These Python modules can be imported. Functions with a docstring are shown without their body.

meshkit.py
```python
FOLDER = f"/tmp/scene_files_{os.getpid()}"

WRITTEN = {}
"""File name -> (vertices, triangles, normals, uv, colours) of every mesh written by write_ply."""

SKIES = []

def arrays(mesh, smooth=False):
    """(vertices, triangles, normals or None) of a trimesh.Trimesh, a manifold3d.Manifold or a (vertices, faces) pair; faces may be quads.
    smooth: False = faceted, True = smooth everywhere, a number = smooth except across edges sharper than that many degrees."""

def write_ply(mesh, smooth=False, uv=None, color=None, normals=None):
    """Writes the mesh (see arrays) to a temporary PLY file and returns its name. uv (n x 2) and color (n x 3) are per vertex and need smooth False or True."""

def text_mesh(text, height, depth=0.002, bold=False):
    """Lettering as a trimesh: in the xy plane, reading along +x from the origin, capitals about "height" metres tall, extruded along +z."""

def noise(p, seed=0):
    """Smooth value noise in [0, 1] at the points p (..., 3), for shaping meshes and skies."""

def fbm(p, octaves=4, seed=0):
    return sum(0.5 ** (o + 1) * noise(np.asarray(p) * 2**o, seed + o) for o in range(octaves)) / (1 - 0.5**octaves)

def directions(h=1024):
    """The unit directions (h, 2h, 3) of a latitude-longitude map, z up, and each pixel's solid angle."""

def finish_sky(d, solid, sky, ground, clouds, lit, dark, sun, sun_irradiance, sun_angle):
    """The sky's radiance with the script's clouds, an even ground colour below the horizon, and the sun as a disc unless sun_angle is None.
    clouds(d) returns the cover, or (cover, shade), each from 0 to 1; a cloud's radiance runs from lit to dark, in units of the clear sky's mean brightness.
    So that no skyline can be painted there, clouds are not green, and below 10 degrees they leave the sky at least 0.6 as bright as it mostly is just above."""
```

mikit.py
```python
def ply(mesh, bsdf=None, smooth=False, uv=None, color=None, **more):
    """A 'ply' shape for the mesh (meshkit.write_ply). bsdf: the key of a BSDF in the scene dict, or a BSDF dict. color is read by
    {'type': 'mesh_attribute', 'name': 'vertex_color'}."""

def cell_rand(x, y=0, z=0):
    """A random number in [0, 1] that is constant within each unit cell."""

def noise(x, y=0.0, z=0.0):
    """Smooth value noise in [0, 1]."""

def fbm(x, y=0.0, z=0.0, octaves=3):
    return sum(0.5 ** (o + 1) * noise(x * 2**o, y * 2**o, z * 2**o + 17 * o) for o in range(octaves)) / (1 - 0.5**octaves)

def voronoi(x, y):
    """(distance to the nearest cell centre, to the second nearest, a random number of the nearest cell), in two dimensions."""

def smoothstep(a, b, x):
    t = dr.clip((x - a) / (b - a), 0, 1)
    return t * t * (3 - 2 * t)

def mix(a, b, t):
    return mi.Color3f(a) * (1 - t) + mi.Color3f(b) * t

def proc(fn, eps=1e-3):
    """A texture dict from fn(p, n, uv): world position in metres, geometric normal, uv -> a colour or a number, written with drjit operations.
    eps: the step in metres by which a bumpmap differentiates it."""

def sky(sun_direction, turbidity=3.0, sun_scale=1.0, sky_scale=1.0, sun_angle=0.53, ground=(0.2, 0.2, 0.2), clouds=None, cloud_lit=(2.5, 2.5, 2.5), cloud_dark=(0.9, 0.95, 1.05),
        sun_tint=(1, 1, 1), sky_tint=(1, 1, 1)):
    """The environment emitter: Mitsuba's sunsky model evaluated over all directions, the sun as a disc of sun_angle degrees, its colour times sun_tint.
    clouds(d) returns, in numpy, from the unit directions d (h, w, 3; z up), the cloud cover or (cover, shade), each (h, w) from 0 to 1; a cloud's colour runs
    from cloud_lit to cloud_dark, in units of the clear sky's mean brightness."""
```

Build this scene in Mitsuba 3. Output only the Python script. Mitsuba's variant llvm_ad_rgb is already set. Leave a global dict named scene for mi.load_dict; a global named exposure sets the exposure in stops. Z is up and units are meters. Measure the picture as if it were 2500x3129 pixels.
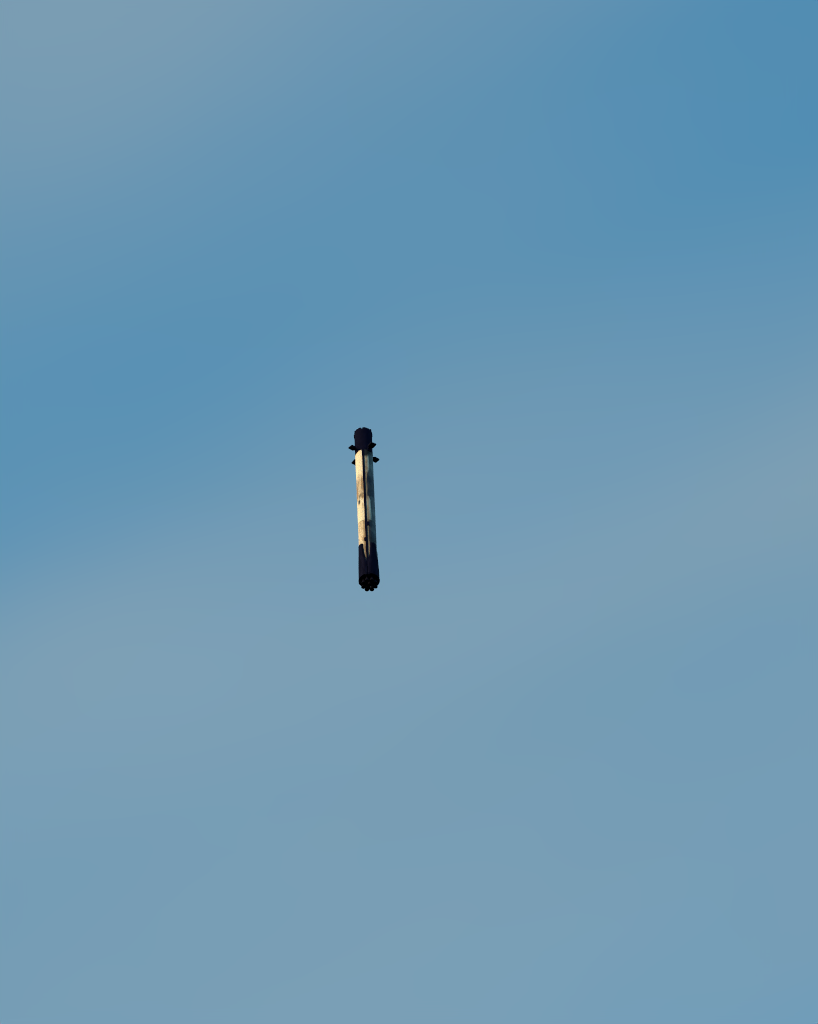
import math, random
import numpy as np, trimesh, mitsuba as mi, drjit as dr
import manifold3d as m3
from shapely.geometry import Polygon, LineString
from shapely.ops import unary_union
import mikit, meshkit
from mikit import noise, fbm, smoothstep, mix

random.seed(7); np.random.seed(7)
T = mi.ScalarTransform4f
scene, labels = {}, {}

# ------------------------------------------------------------------ camera, sky, exposure
ELEV = math.radians(48.571)                     # the photographer looks up at the falling booster
EYE = np.array([8.12774753, -870.644180, -965.356230])      # the origin is the booster's foot; the land lies 967 m below it
LAND = EYE[2] - 1.7
AIM = np.array([0.0, math.cos(ELEV), math.sin(ELEV)])
scene['camera'] = {'type': 'perspective', 'fov': 7.355, 'fov_axis': 'x', 'near_clip': 1.0, 'far_clip': 60000.0,
                   'to_world': T().look_at(origin=EYE.tolist(), target=(EYE + AIM * 1000).tolist(), up=[0, 0, 1])}

SUN_AZ, SUN_EL = math.radians(152), math.radians(11)
SUN = [math.cos(SUN_AZ) * math.cos(SUN_EL), -math.sin(SUN_AZ) * math.cos(SUN_EL), math.sin(SUN_EL)]

BANDS_Q = np.array([-1.10, -0.80, -0.52, -0.36, -0.22, -0.10, 0.00, 0.10, 0.22, 0.34, 0.46, 0.60, 0.78, 1.00, 1.25, 1.50])
BANDS_C = np.array([0.30, 0.45, 0.58, 0.56, 0.42, 0.31, 0.28, 0.36, 0.55, 0.72, 0.64, 0.66, 0.68, 0.52, 0.35, 0.30])
VEILS = ((-0.40, 0.06, 0.40, 0.17, -24, 0.22), (-0.42, 0.58, 0.30, 0.09, -12, 0.20), (0.02, 0.40, 0.30, 0.10, -15, 0.12), (0.62, 1.02, 0.34, 0.22, -30, -0.06), (0.55, 0.08, 0.30, 0.16, -20, -0.06), (0.55, 0.38, 0.25, 0.10, -15, 0.10),
         (1.9, 0.3, 0.6, 0.2, -20, 0.25), (-2.1, 0.9, 0.7, 0.25, -12, 0.3), (-1.3, -0.8, 0.6, 0.25, -25, 0.25), (1.2, 1.9, 0.8, 0.3, -15, 0.25))
from scipy.interpolate import PchipInterpolator
band_of = PchipInterpolator(BANDS_Q, BANDS_C)


def clouds(d):
    """Thin veils of cirrus in long bands across the whole sky, on a plane high above."""
    z = np.maximum(d[..., 2], 0.05)
    x, y = d[..., 0] / z / 0.174, (d[..., 1] / z - 0.748) / 0.295     # in lengths of a band
    flat = x * 0
    along, across = x * 0.94 - y * 0.28, x * 0.29 + y * 0.95
    warp = (meshkit.fbm(np.stack([along * 0.7, across * 1.1, flat + 5], -1), 2, 3) - 0.5) * 0.10
    q = across - 0.222 + warp
    q = (q + 1.1) % 2.6 - 1.1
    streak = meshkit.fbm(np.stack([along * 1.1, across * 4.2, flat], -1), 3, 11) - 0.5
    puff = meshkit.fbm(np.stack([along * 1.3 + 1.7, across * 2.0, flat], -1), 2, 21) - 0.5
    thread = meshkit.fbm(np.stack([along * 3.0 + 4, across * 9.0, flat], -1), 3, 31) - 0.5
    for vx, vy, length, width, turn, amount in VEILS:          # single thicker or thinner veils
        ct, st = math.cos(math.radians(turn)), math.sin(math.radians(turn))
        u, w = (x - vx) * ct + (y - vy) * st, (y - vy) * ct - (x - vx) * st
        puff = puff + amount / 0.12 * np.exp(-(u / length) ** 2 - (w / width) ** 2)
    far = np.clip((d[..., 2] - 0.05) / 0.3, 0, 1)
    cover = np.clip(band_of(q) + 0.03 * np.cos(2 * np.pi * x) + 0.16 * streak + 0.12 * puff + 0.07 * thread, 0, 1) * far + 0.5 * (1 - far)
    shade = np.clip(0.45 + 1.2 * streak, 0, 1)
    return cover, shade


scene['sky'] = mikit.sky(SUN, turbidity=2.2, sun_scale=0.36, ground=(0.03, 0.034, 0.03), clouds=clouds,
                         cloud_lit=(0.64, 0.93, 1.12), cloud_dark=(0.57, 0.85, 1.02), sky_tint=(0.30, 1.03, 1.15), sun_tint=(1, 0.89, 0.64))
exposure = 3.3

# ------------------------------------------------------------------ where the booster hangs
BASE = np.zeros(3)
LEAN = math.radians(-1.8755)
AX = np.array([math.cos(LEAN), 0, -math.sin(LEAN)])      # the booster's own right
AY = np.array([0.0, 1.0, 0.0])                           # away from the photographer
AZ = np.array([math.sin(LEAN), 0, math.cos(LEAN)])       # along its axis, up
PLACE = T(np.vstack([np.column_stack([AX, AY, AZ, BASE]), [0, 0, 0, 1]]).tolist())
R = 1.83


def local(p):
    """World point -> (angle in degrees round the axis: 0 right, 90 towards the photographer; height; radius)."""
    dx, dy, dz = p.x - BASE[0], p.y - BASE[1], p.z - BASE[2]
    lx = dx * AX[0] + dy * AX[1] + dz * AX[2]
    ly = dx * AY[0] + dy * AY[1] + dz * AY[2]
    lz = dx * AZ[0] + dy * AZ[1] + dz * AZ[2]
    return dr.atan2(-ly, lx) * (180 / math.pi), lz, dr.sqrt(lx * lx + ly * ly)


def pol(deg, r, z):
    a = np.radians(deg)
    return np.stack(np.broadcast_arrays(r * np.cos(a), -r * np.sin(a), z), -1)


# ------------------------------------------------------------------ materials
def hump(x, c, w):
    return dr.exp(-dr.square((x - c) / w))


def tank_paint(p, n, uv):
    a, z, r = local(p)
    t = a * (math.pi / 180)
    ca, sa = dr.cos(t) * R, dr.sin(t) * R
    wisp = fbm(ca * 1.7, sa * 1.7, z * 0.16, 3)        # long streaks down the skin
    blot = fbm(ca * 0.9 + 7, sa * 0.9, z * 0.5, 3)
    fine = fbm(ca * 2.6, sa * 2.6 + 3, z * 0.7, 2)
    zz = z + (blot - 0.5) * 2.6 + (fine - 0.5) * 1.0
    belt = smoothstep(23.6, 24.8, zz) * (1 - smoothstep(29.6, 31.8, zz))     # sooty belt round the middle
    low = 1 - smoothstep(16.55, 16.75, z)                                    # the dirtier kerosene tank below the seam
    # thin brown soot; last, a browner strip right of the raceway
    brown = 0.10 * smoothstep(0.5, 0.8, wisp)
    brown = brown + belt * (0.50 + 0.45 * smoothstep(0.38, 0.62, wisp))
    brown = brown + low * (0.24 + 0.42 * smoothstep(0.45, 0.70, fine))
    brown = brown + 0.55 * hump(a, 113, 6) * smoothstep(19.0, 21.5, z) * (1 - smoothstep(29.5, 31.5, z)) * smoothstep(0.25, 0.5, fine)
    brown = brown + 0.60 * hump(a, 110, 9) * low
    brown = brown + hump(a, 80, 16) * (0.68 + 0.25 * smoothstep(0.35, 0.65, blot)) + 0.5 * smoothstep(16.7, 14.0, z) * hump(a, 80, 16)
    c = mix((0.80, 0.78, 0.74), (0.26, 0.18, 0.115), dr.clip(brown, 0, 0.9))
    # soot plus painted-in shade away from the sun, ragged edge, thinner in two belts
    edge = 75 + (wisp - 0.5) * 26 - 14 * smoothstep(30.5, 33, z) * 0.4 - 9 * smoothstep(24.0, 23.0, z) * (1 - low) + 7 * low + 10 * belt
    soot_shade = smoothstep(0, 9, edge - a) * smoothstep(-165, -120, a)
    soot_shade_depth = 0.90 + 0.10 * belt + 0.06 * low - 0.10 * smoothstep(0.5, 0.7, blot)
    c = mix(c, (0.012, 0.018, 0.042), dr.clip(soot_shade * soot_shade_depth, 0, 1))
    # dark licks at the foot of the belt, scorched rims at both ends
    burn = hump(a, 141, 10) * hump(z, 23.0, 0.8) * 1.3 + hump(a, 132, 8) * hump(z - (132 - a) * 0.05, 24.7, 0.5) * 1.0
    burn = burn + hump(a, 117, 5) * hump(z, 24.6, 0.9) * 0.5
    burn = burn + smoothstep(38.3, 38.9, z + (fine - 0.5) * 1.2) * 0.8
    burn = burn + smoothstep(99, 88, a) * smoothstep(-20, 10, a) * smoothstep(36.6, 37.8, z + (blot - 0.5) * 2 - (70 - a) * 0.02)
    burn = burn + smoothstep(12.6, 10.2, z + (fine - 0.5) * 2.0) * smoothstep(76, 62, a) * smoothstep(-160, -100, a)
    burn = burn + smoothstep(4.4, 3.4, z + (fine - 0.5) * 1.0)
    burn = burn + smoothstep(12.6, 10.4, z + (fine - 0.5) * 3.0) * smoothstep(0.45, 0.62, wisp) * 0.6      # ragged soot above the legs
    return mix(c, (0.010, 0.010, 0.015), dr.clip(burn, 0, 1))


def black_skin(p, n, uv):
    a, z, r = local(p)
    v = fbm(a * 0.06, z * 1.1, r * 3, 3)
    return mix((0.0022, 0.0028, 0.016), (0.0055, 0.0065, 0.032), v)


def leg_skin(p, n, uv):
    a, z, r = local(p)
    v = fbm(a * 0.12, z * 0.7, r * 4, 3)
    return mix((0.0022, 0.0028, 0.016), (0.0060, 0.0070, 0.032), smoothstep(0.3, 0.75, v))


def bell_metal(p, n, uv):
    a, z, r = local(p)
    return mix((0.003, 0.003, 0.014), (0.010, 0.010, 0.026), fbm(a * 0.05, z * 6, r * 5, 3))


def bsdf(name, fn, rough, spec=0.3, **more):
    color = mikit.proc(fn) if callable(fn) else {'type': 'rgb', 'value': fn}
    scene[name] = {'type': 'twosided', 'bsdf': {'type': 'principled', 'base_color': color, 'roughness': rough, 'specular': spec, **more}}


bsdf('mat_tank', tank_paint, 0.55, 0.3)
bsdf('mat_black', black_skin, 0.75, 0.02)
bsdf('mat_leg', leg_skin, 0.70, 0.02)
bsdf('mat_bell', bell_metal, 0.6, 0.04)
bsdf('mat_fin', (0.003, 0.0038, 0.020), 0.65, 0.04)
bsdf('mat_seam', (0.06, 0.05, 0.045), 0.7, 0.2)


def ground_color(p, n, uv):
    v = fbm(p.x * 0.01, p.y * 0.01, 0.0, 4)
    w = fbm(p.x * 0.4, p.y * 0.4, 3.0, 3)
    return mix((0.018, 0.026, 0.014), (0.050, 0.046, 0.034), smoothstep(0.35, 0.65, v * 0.6 + w * 0.4))


bsdf('mat_ground', ground_color, 0.95, 0.1)

# ------------------------------------------------------------------ ground (below the frame)
gx = np.concatenate([-np.geomspace(25000, 20, 14), [0], np.geomspace(20, 25000, 14)])
gv = np.array([[x, y, LAND + 0.6 * (meshkit.fbm(np.array([x * 0.01, y * 0.01, 0.0]), 3, 5) - 0.5)] for y in gx for x in gx])
gn = len(gx)
gf = np.array([[j * gn + i, j * gn + i + 1, (j + 1) * gn + i + 1, (j + 1) * gn + i] for j in range(gn - 1) for i in range(gn - 1)])
scene['ground'] = mikit.ply((gv, gf), 'mat_ground', smooth=True)
labels['ground'] = {'label': 'low scrub land stretching to the horizon below the sky', 'kind': 'structure'}

# ------------------------------------------------------------------ booster
ROOT = 'rocket_booster'
labels[ROOT] = {'label': 'slim white rocket booster streaked with soot, black at both ends, upright in blue sky', 'category': 'rocket'}


def part(name, mesh, mat, parent=ROOT, smooth=40):
    base = f'{parent}__{name}'
    key, k = base, 0
    while key in scene or any(s.startswith(key + '__') for s in scene):
        k += 1
        key = f'{base}_{k:03d}'
    scene[key] = mikit.ply(mesh, mat, smooth=smooth, to_world=PLACE)
    return key


def box(deg, r0, r1, width, z0, z1, bevel=0.03):
    """A box on the skin at angle deg: radial r0..r1, given width round the skin, z0..z1, with rounded edges."""
    b = min(bevel, width / 3, (z1 - z0) / 3, (r1 - r0) / 3)
    pts = []
    for i in (-1, 1):
        for j in (-1, 1):
            for k in (0, 1):
                for e in ((b, 0, 0), (0, b, 0), (0, 0, b)):
                    rr = (r1 - b + e[0]) if i > 0 else (r0 + b - e[0])
                    tt = j * (width / 2 - b + e[1])
                    z = (z1 - b + e[2]) if k else (z0 + b - e[2])
                    pts.append((rr, tt, z))
    pts = np.array(pts)
    c, s = math.cos(math.radians(deg)), math.sin(math.radians(deg))
    w = np.stack([pts[:, 0] * c - pts[:, 1] * s, -(pts[:, 0] * s + pts[:, 1] * c), pts[:, 2]], -1)
    return trimesh.convex.convex_hull(w)


def lathe(profile, n=96, center=(0, 0)):
    """Revolves (r, z) pairs."""
    pr = np.array(profile, float)
    a = np.arange(n) / n * 2 * np.pi
    v = np.stack([pr[:, :1] * np.cos(a) + center[0], pr[:, :1] * np.sin(a) + center[1], np.repeat(pr[:, 1:], n, 1)], -1).reshape(-1, 3)
    i, j = np.meshgrid(np.arange(len(pr) - 1), np.arange(n), indexing='ij')
    f = np.stack([i * n + j, i * n + (j + 1) % n, (i + 1) * n + (j + 1) % n, (i + 1) * n + j], -1).reshape(-1, 4)
    f = np.vstack([f[:, [0, 1, 2]], f[:, [0, 2, 3]]])
    m = trimesh.Trimesh(v, f, process=False)
    return m


Z_TOP, Z_INTER = 46.0, 39.0
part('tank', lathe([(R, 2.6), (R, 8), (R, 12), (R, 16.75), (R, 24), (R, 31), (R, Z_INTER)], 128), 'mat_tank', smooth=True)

# interstage: a hollow black cylinder, open at the top, with the notch above the raceway
def cyl(r, z0, z1, n=128):
    return m3.Manifold.cylinder(z1 - z0, r, r, n).translate([0, 0, z0])


inter = cyl(R + 0.015, Z_INTER, Z_TOP) - cyl(R - 0.06, Z_INTER + 0.4, Z_TOP + 1)
for deg, w, dep in ((99.0, 0.34, 0.34), (62.0, 0.20, 0.10), (128.0, 0.22, 0.10), (150.0, 0.3, 0.14)):
    c, s = math.cos(math.radians(deg)), math.sin(math.radians(deg))
    inter -= m3.Manifold.cube([1.0, w, 2 * dep], True).rotate([0, 0, -deg]).translate([R * c, -R * s, Z_TOP])
key_i = part('interstage', inter, 'mat_black', smooth=30)
labels[key_i] = {'label': 'black open-topped ring at the upper end with a notched rim'}
for deg, h in ((27, 0.36), (158, 0.12), (-60, 0.2), (-150, 0.25)):
    part('latch', box(deg, R - 0.10, R + 0.07, 0.34, Z_TOP - 0.5, Z_TOP + h), 'mat_black', key_i, smooth=False)
for deg in (8, 188):
    part('thruster_pod', box(deg, R - 0.05, R + 0.10, 0.7, Z_TOP - 1.1, Z_TOP - 0.25), 'mat_black', key_i, smooth=False)
part('seam_ring', lathe([(R, 38.9), (R + 0.03, 38.92), (R + 0.03, 39.06), (R + 0.014, 39.08)]), 'mat_black', smooth=30)
part('seam_ring', lathe([(R - 0.01, 16.72), (R + 0.014, 16.74), (R + 0.014, 16.86), (R - 0.01, 16.88)]), 'mat_seam', smooth=30)

# raceway, made wider on its right to stand for its shadow, and its boxes
part('raceway', box(96.7, R - 0.1, R + 0.075, 0.48, 2.8, 38.88, 0.05), 'mat_black', smooth=False)
part('access_box', box(84.5, R - 0.1, R + 0.10, 0.62, 14.9, 16.2, 0.05), 'mat_black', smooth=False)
part('access_box', box(105.5, R - 0.1, R + 0.14, 0.46, 10.2, 11.3, 0.05), 'mat_black', smooth=False)


# grid fins: arm, frame and lattice, each swung out and turned about its own arm
def flat(poly, depth):
    polys = getattr(poly, 'geoms', [poly])
    ms = [trimesh.creation.extrude_polygon(g, depth, engine='earcut') for g in polys if g.area > 1e-5]
    m = trimesh.util.concatenate(ms)
    m.apply_translation([0, 0, -depth / 2])
    return m


def fin_outline():
    r0, r1, h = 2.10, 3.50, 0.68
    tip = [(r1, -h)]
    n = 6
    for i in range(n):
        y0 = -h + 2 * h * i / n
        tip += [(r1 + 0.07, y0 + h / n), (r1, y0 + 2 * h / n)]
    return Polygon([(r0, 0.22), (r0, -0.22), (r0 + 0.32, -h)] + tip + [(r0 + 0.32, h)])


FIN_AZ = (54, 144, 234, 324)
FIN_PITCH = {54: 8, 144: -17, 234: 0, 324: 14}


def set_fin(mesh, deg, pitch):
    m = mesh.copy()
    m.apply_transform(trimesh.transformations.rotation_matrix(math.radians(pitch), [1, 0, 0]))
    m.apply_transform(trimesh.transformations.rotation_matrix(math.radians(-deg), [0, 0, 1]))
    m.apply_translation([0, 0, 39.6])
    return m


outline = fin_outline()
frame = outline.difference(outline.buffer(-0.05, join_style=2))
inner = outline.buffer(-0.03, join_style=2)
strips = [LineString([(2.0 + k * 0.245 - 2, -2), (2.0 + k * 0.245 + 2, 2)]).buffer(0.022) for k in range(-8, 15)]
strips += [LineString([(2.0 + k * 0.245 - 2, 2), (2.0 + k * 0.245 + 2, -2)]).buffer(0.022) for k in range(-8, 15)]
lattice = unary_union(strips).intersection(inner)
frame_m, lattice_m = flat(frame, 0.30), flat(lattice, 0.26)
arm_m = trimesh.util.concatenate([trimesh.creation.cylinder(0.16, 0.5, sections=20, transform=trimesh.transformations.rotation_matrix(math.pi / 2, [0, 1, 0], )),
                                  trimesh.creation.box((0.22, 0.5, 0.26))])
arm_m.apply_translation([1.98, 0, 0])
for deg in FIN_AZ:
    fin = part('grid_fin', set_fin(frame_m, deg, FIN_PITCH[deg]), 'mat_fin', smooth=False)
    part('lattice', set_fin(lattice_m, deg, FIN_PITCH[deg]), 'mat_fin', fin, smooth=False)
    part('hinge_arm', set_fin(arm_m, deg, FIN_PITCH[deg]), 'mat_black', fin, smooth=30)
    part('fin_mount', box(deg, R - 0.05, R + 0.12, 0.9, 38.7, 40.4, 0.06), 'mat_black', fin, smooth=False)


# landing legs folded up along the skin: narrow rounded tip, flaring to the base
LEG_Z = np.array([0.0, 1.5, 3.0, 4.4, 6.8, 9.0, 9.5, 9.7])
LEG_HW = np.array([43, 43, 42.5, 37.5, 26, 21.5, 21, 19])


def leg_mesh(deg):
    zs = np.unique(np.concatenate([np.linspace(-0.1, 9.7, 60), [9.5, 9.6]]))
    us = np.linspace(-1, 1, 25)
    rows = []
    for z in zs:
        hw = np.interp(z, LEG_Z, LEG_HW)
        t = np.interp(z, [0, 5, 8.5, 9.5, 9.7], [0.33, 0.29, 0.27, 0.27, 0.20])
        e = np.interp(z, [0, 5, 8.5, 9.7], [0.18, 0.14, 0.10, 0.06])
        a = np.abs(us)
        prof = e + (t - e) * np.clip((0.95 - a) / 0.25, 0, 1) ** 0.8
        rows.append(pol(deg + us * hw, R + prof, z))
        rows[-1] = np.vstack([pol(deg - hw, R - 0.05, z)[None], rows[-1], pol(deg + hw, R - 0.05, z)[None]])
    v = np.array(rows)
    nr, nc = v.shape[:2]
    v = v.reshape(-1, 3)
    i, j = np.meshgrid(np.arange(nr - 1), np.arange(nc - 1), indexing='ij')
    f = np.stack([i * nc + j, i * nc + j + 1, (i + 1) * nc + j + 1, (i + 1) * nc + j], -1).reshape(-1, 4)
    f = np.vstack([f[:, [0, 1, 2]], f[:, [0, 2, 3]]])
    caps = []
    for row in (0, nr - 1):
        caps += [[row * nc, row * nc + k, row * nc + k + 1] for k in range(1, nc - 1)]
    m = trimesh.Trimesh(v, np.vstack([f, caps]), process=False)
    m.fix_normals()
    return m


for deg in FIN_AZ:
    leg = part('landing_leg', leg_mesh(deg), 'mat_leg', smooth=35)
    labels[leg] = {'label': 'black landing leg folded flat against the lower body'}
    for s in (-37, 37):
        part('hinge', box(deg + s, R - 0.2, R + 0.36, 0.34, -0.32, 0.25, 0.04), 'mat_leg', leg, smooth=False)
    part('foot', box(deg, R + 0.06, R + 0.29, 0.5, 8.6, 9.78, 0.08), 'mat_leg', leg, smooth=False)

# engine section and nine bells
eng = part('engine_section', lathe([(0.0, -0.12), (1.55, -0.12), (R - 0.02, 0.1), (R + 0.005, 0.3), (R + 0.005, 2.6)], 128), 'mat_leg', smooth=30)
Z_EXIT = -1.42
prof_out = [(0.17, -0.05), (0.15, -0.35), (0.20, -0.55), (0.29, -0.80), (0.37, -1.06), (0.43, -1.28), (0.465, Z_EXIT)]
prof = prof_out + [(r - 0.025, z) for r, z in prof_out[::-1][:-1]]
bells = [(0.0, 0.0)] + [tuple(pol(-90 + 22.5 + 45 * k, 1.30, 0)[:2]) for k in range(8)]
for cxy in bells:
    b = part('engine_bell', lathe(prof, 40, cxy), 'mat_bell', smooth=40)
    part('rim_band', lathe([(0.45, Z_EXIT + 0.10), (0.475, Z_EXIT + 0.08), (0.478, Z_EXIT + 0.01), (0.465, Z_EXIT)], 40, cxy), 'mat_bell', b, smooth=30)
